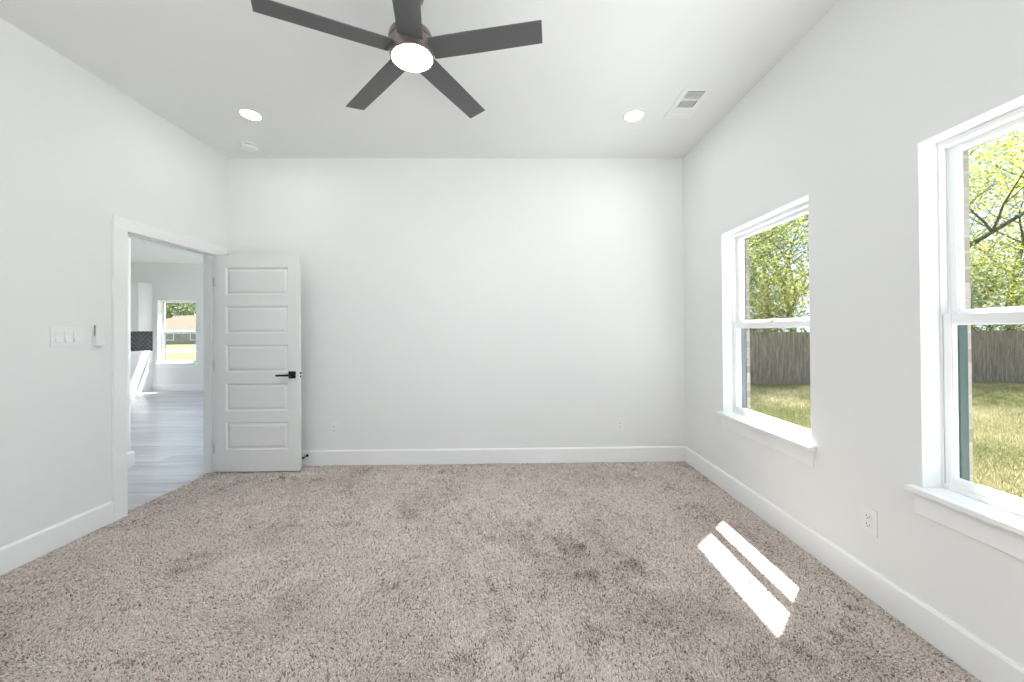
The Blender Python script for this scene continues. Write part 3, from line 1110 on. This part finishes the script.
def tree(x, y, h, cr, seed, leafmat, nleaf, label, leafsize=0.10, lean=(0, 0), trunk_r=0.17, low=0.12, first=1, spread=0.45):
    rs = random.Random(seed)
    nr = np.random.RandomState(seed)
    root = empty('tree', (x, y, GZ))
    tag(root, label, 'tree', 'trees beyond the fence' if y < 40 and x > 0 else 'trees beyond the far house')
    b = MB()
    tips = []
    def branch(p, d, L, r, lev):
        pts, rad = [p], [r]
        n = 5
        for i in range(n):
            d = (d + Vector((rs.uniform(-1, 1), rs.uniform(-1, 1), rs.uniform(-0.3, 0.6))) * 0.16).normalized()
            p = p + d * (L / n)
            pts.append(p)
            rad.append(r * (1 - 0.72 * (i + 1) / n))
            if lev >= 1 and i >= 1:
                tips.append((p, lev))
            if lev < 3 and i >= (first if lev == 0 else 1):
                for _ in range(3 if lev == 0 else 2 if lev < 2 else 1):
                    az = rs.uniform(0, 6.283)
                    out = Vector((math.cos(az), math.sin(az), rs.uniform(-0.15, 0.7)))
                    nd = (d * 0.45 + out).normalized()
                    branch(p, nd, L * rs.uniform(0.5, 0.68), rad[-1] * 0.62, lev + 1)
        b.tube(pts, rad, 8 if lev < 2 else 5, False)
    branch(Vector((0, 0, -0.1)), Vector((lean[0], lean[1], 1)).normalized(), h * 0.72, trunk_r, 0)
    b.build('trunk', M_BARK, root, True)
    # leaves around the twigs, kept inside a lumpy crown
    P = np.array([[t[0].x, t[0].y, t[0].z] for t in tips if t[0].z > h * low])
    idx = nr.randint(0, len(P), nleaf)
    c = P[idx] + nr.normal(0, spread, (nleaf, 3)) * np.array([1, 1, 0.8])
    if 0 < x and y < 40:                         # nothing grows through the fence
        c = c[(c[:, 1] + y > 12.85) | (c[:, 2] > 2.05)]
    n = len(c)
    ax = nr.normal(0, 1, (n, 3)); ax /= np.linalg.norm(ax, axis=1)[:, None]
    bx = np.cross(ax, nr.normal(0, 1, (n, 3))); bx /= np.linalg.norm(bx, axis=1)[:, None]
    s = leafsize * nr.uniform(0.6, 1.3, n)[:, None]
    nn = np.cross(ax, bx)
    V = np.stack([c - ax * s * 0.6, c + bx * s * 0.32 + nn * s * 0.1, c + ax * s * 0.6, c - bx * s * 0.32 + nn * s * 0.1], 1)
    Fq = np.arange(n * 4).reshape(-1, 4)
    tone = np.clip(nr.normal(0.5, 0.2, n) + (value_noise(c[:, 0] + x, c[:, 2] + c[:, 1], 0.9, seed) - 0.5) * 0.7, 0, 1)
    raw_mesh('foliage', V.reshape(-1, 3), Fq, leafmat, np.repeat(tone, 4), root, False)
    return root


tree(9.6, 15.6, 8.5, 3.0, 1, M_LEAFY, 13500, 'yellow-green tree behind the fence in the middle of the far window', 0.10)
tree(13.2, 16.4, 9.5, 3.0, 2, M_LEAFG, 11000, 'green tree behind the fence at the right edge of the far window', 0.10)
tree(19.2, 14.7, 11.5, 3.0, 3, M_LEAFY, 17000, 'tall thick-trunked tree behind the fence at the left edge of the near window', 0.10, trunk_r=0.30, first=2)
tree(22.4, 15.6, 10.5, 3.0, 5, M_LEAFY, 18000, 'broad yellow-green tree behind the fence right of the thick trunk', 0.10)
tree(16.0, 22.0, 11.0, 3.0, 6, M_LEAFG, 6000, 'green tree standing farther back between the two windows', 0.15)
tree(27.5, 20.5, 12.0, 3.0, 8, M_LEAFG, 7000, 'tall green tree farthest back in the near window', 0.15)
for i, (bx, by, bh) in enumerate(((7.6, 14.2, 4.4), (10.6, 14.0, 4.0), (15.9, 14.0, 4.2), (19.6, 14.0, 4.8), (23.4, 14.1, 4.4))):
    r_ = tree(bx, by, bh, 2, 20 + i, (M_LEAFG, M_LEAFY)[i % 2], 9000, ('low green shrub behind the fence at the left of the far window', 'low yellow-green shrub behind the fence below the far window tree', 'low green shrub behind the fence left of the thick trunk', 'low yellow-green shrub behind the fence beside the thick trunk', 'low green shrub behind the fence at the right end of the near window')[i], 0.09, trunk_r=0.07, low=0.05, first=0, spread=0.4)
    r_.name = 'shrub'
    r_['category'] = 'shrub'
    r_['group'] = 'shrubs behind the fence'


# neighbour house across the street, seen through the kitchen window
def far_house():
    X0, X1, Y0, Y1, zt = -76.0, -58.0, 70.0, 80.0, 2.2
    root = empty('neighbour_house', ((X0 + X1) / 2, Y0, GZ))
    T = Matrix.Translation((-(X0 + X1) / 2, -Y0, -GZ))
    tag(root, 'low house with a tan roof across the street beyond the kitchen window', 'house')
    MB().box(X0, X1, Y0, Y1, GZ, zt).build('walls', M_SIDING, root, False, T)
    g = bmesh.new()
    e = 0.6
    zr = 5.2
    v = [g.verts.new(p) for p in ((X0 - e, Y0 - e, zt), (X1 + e, Y0 - e, zt), (X1 + e, Y1 + e, zt), (X0 - e, Y1 + e, zt), (X0 + 7.5, (Y0 + Y1) / 2, zr), (X1 - 5.5, (Y0 + Y1) / 2, zr))]
    for f in ((0, 1, 5, 4), (1, 2, 5), (2, 3, 4, 5), (3, 0, 4), (0, 3, 2, 1)):
        g.faces.new([v[i] for i in f])
    b = MB()
    b.add(g)
    b.build('roof', M_ROOF, root, False, T)
    MB().box(X0 - e, X1 + e, Y0 - e - 0.03, Y0 - e, zt - 0.15, zt + 0.05).build('fascia', M_SOFFIT, root, False, T)
    for x in (-72.5, -66.5, -61.0):
        w = MB().box(x - 1.2, x + 1.2, Y0 - 0.06, Y0, GZ + 0.7, GZ + 2.2).build('window', M_SOFFIT, root, False, T)
        MB().box(x - 1.05, x + 1.05, Y0 - 0.08, Y0 - 0.06, GZ + 0.85, GZ + 2.05).build('pane', M_SIDING, w, False, T)


far_house()
o = MB().box(-110, -12, 36.5, 42.5, GZ - 0.1, GZ + 0.06).build('street', M_CONCRETE)
struct(o, 'pale concrete street across the front lawn', 'street')
tree(-80, 86, 13.0, 3, 12, M_LEAFG, 9000, 'green tree behind the left part of the far house', 0.5, trunk_r=0.3)
tree(-70, 90, 13.0, 3, 13, M_LEAFG, 9000, 'green tree behind the right part of the far house', 0.5, trunk_r=0.3)
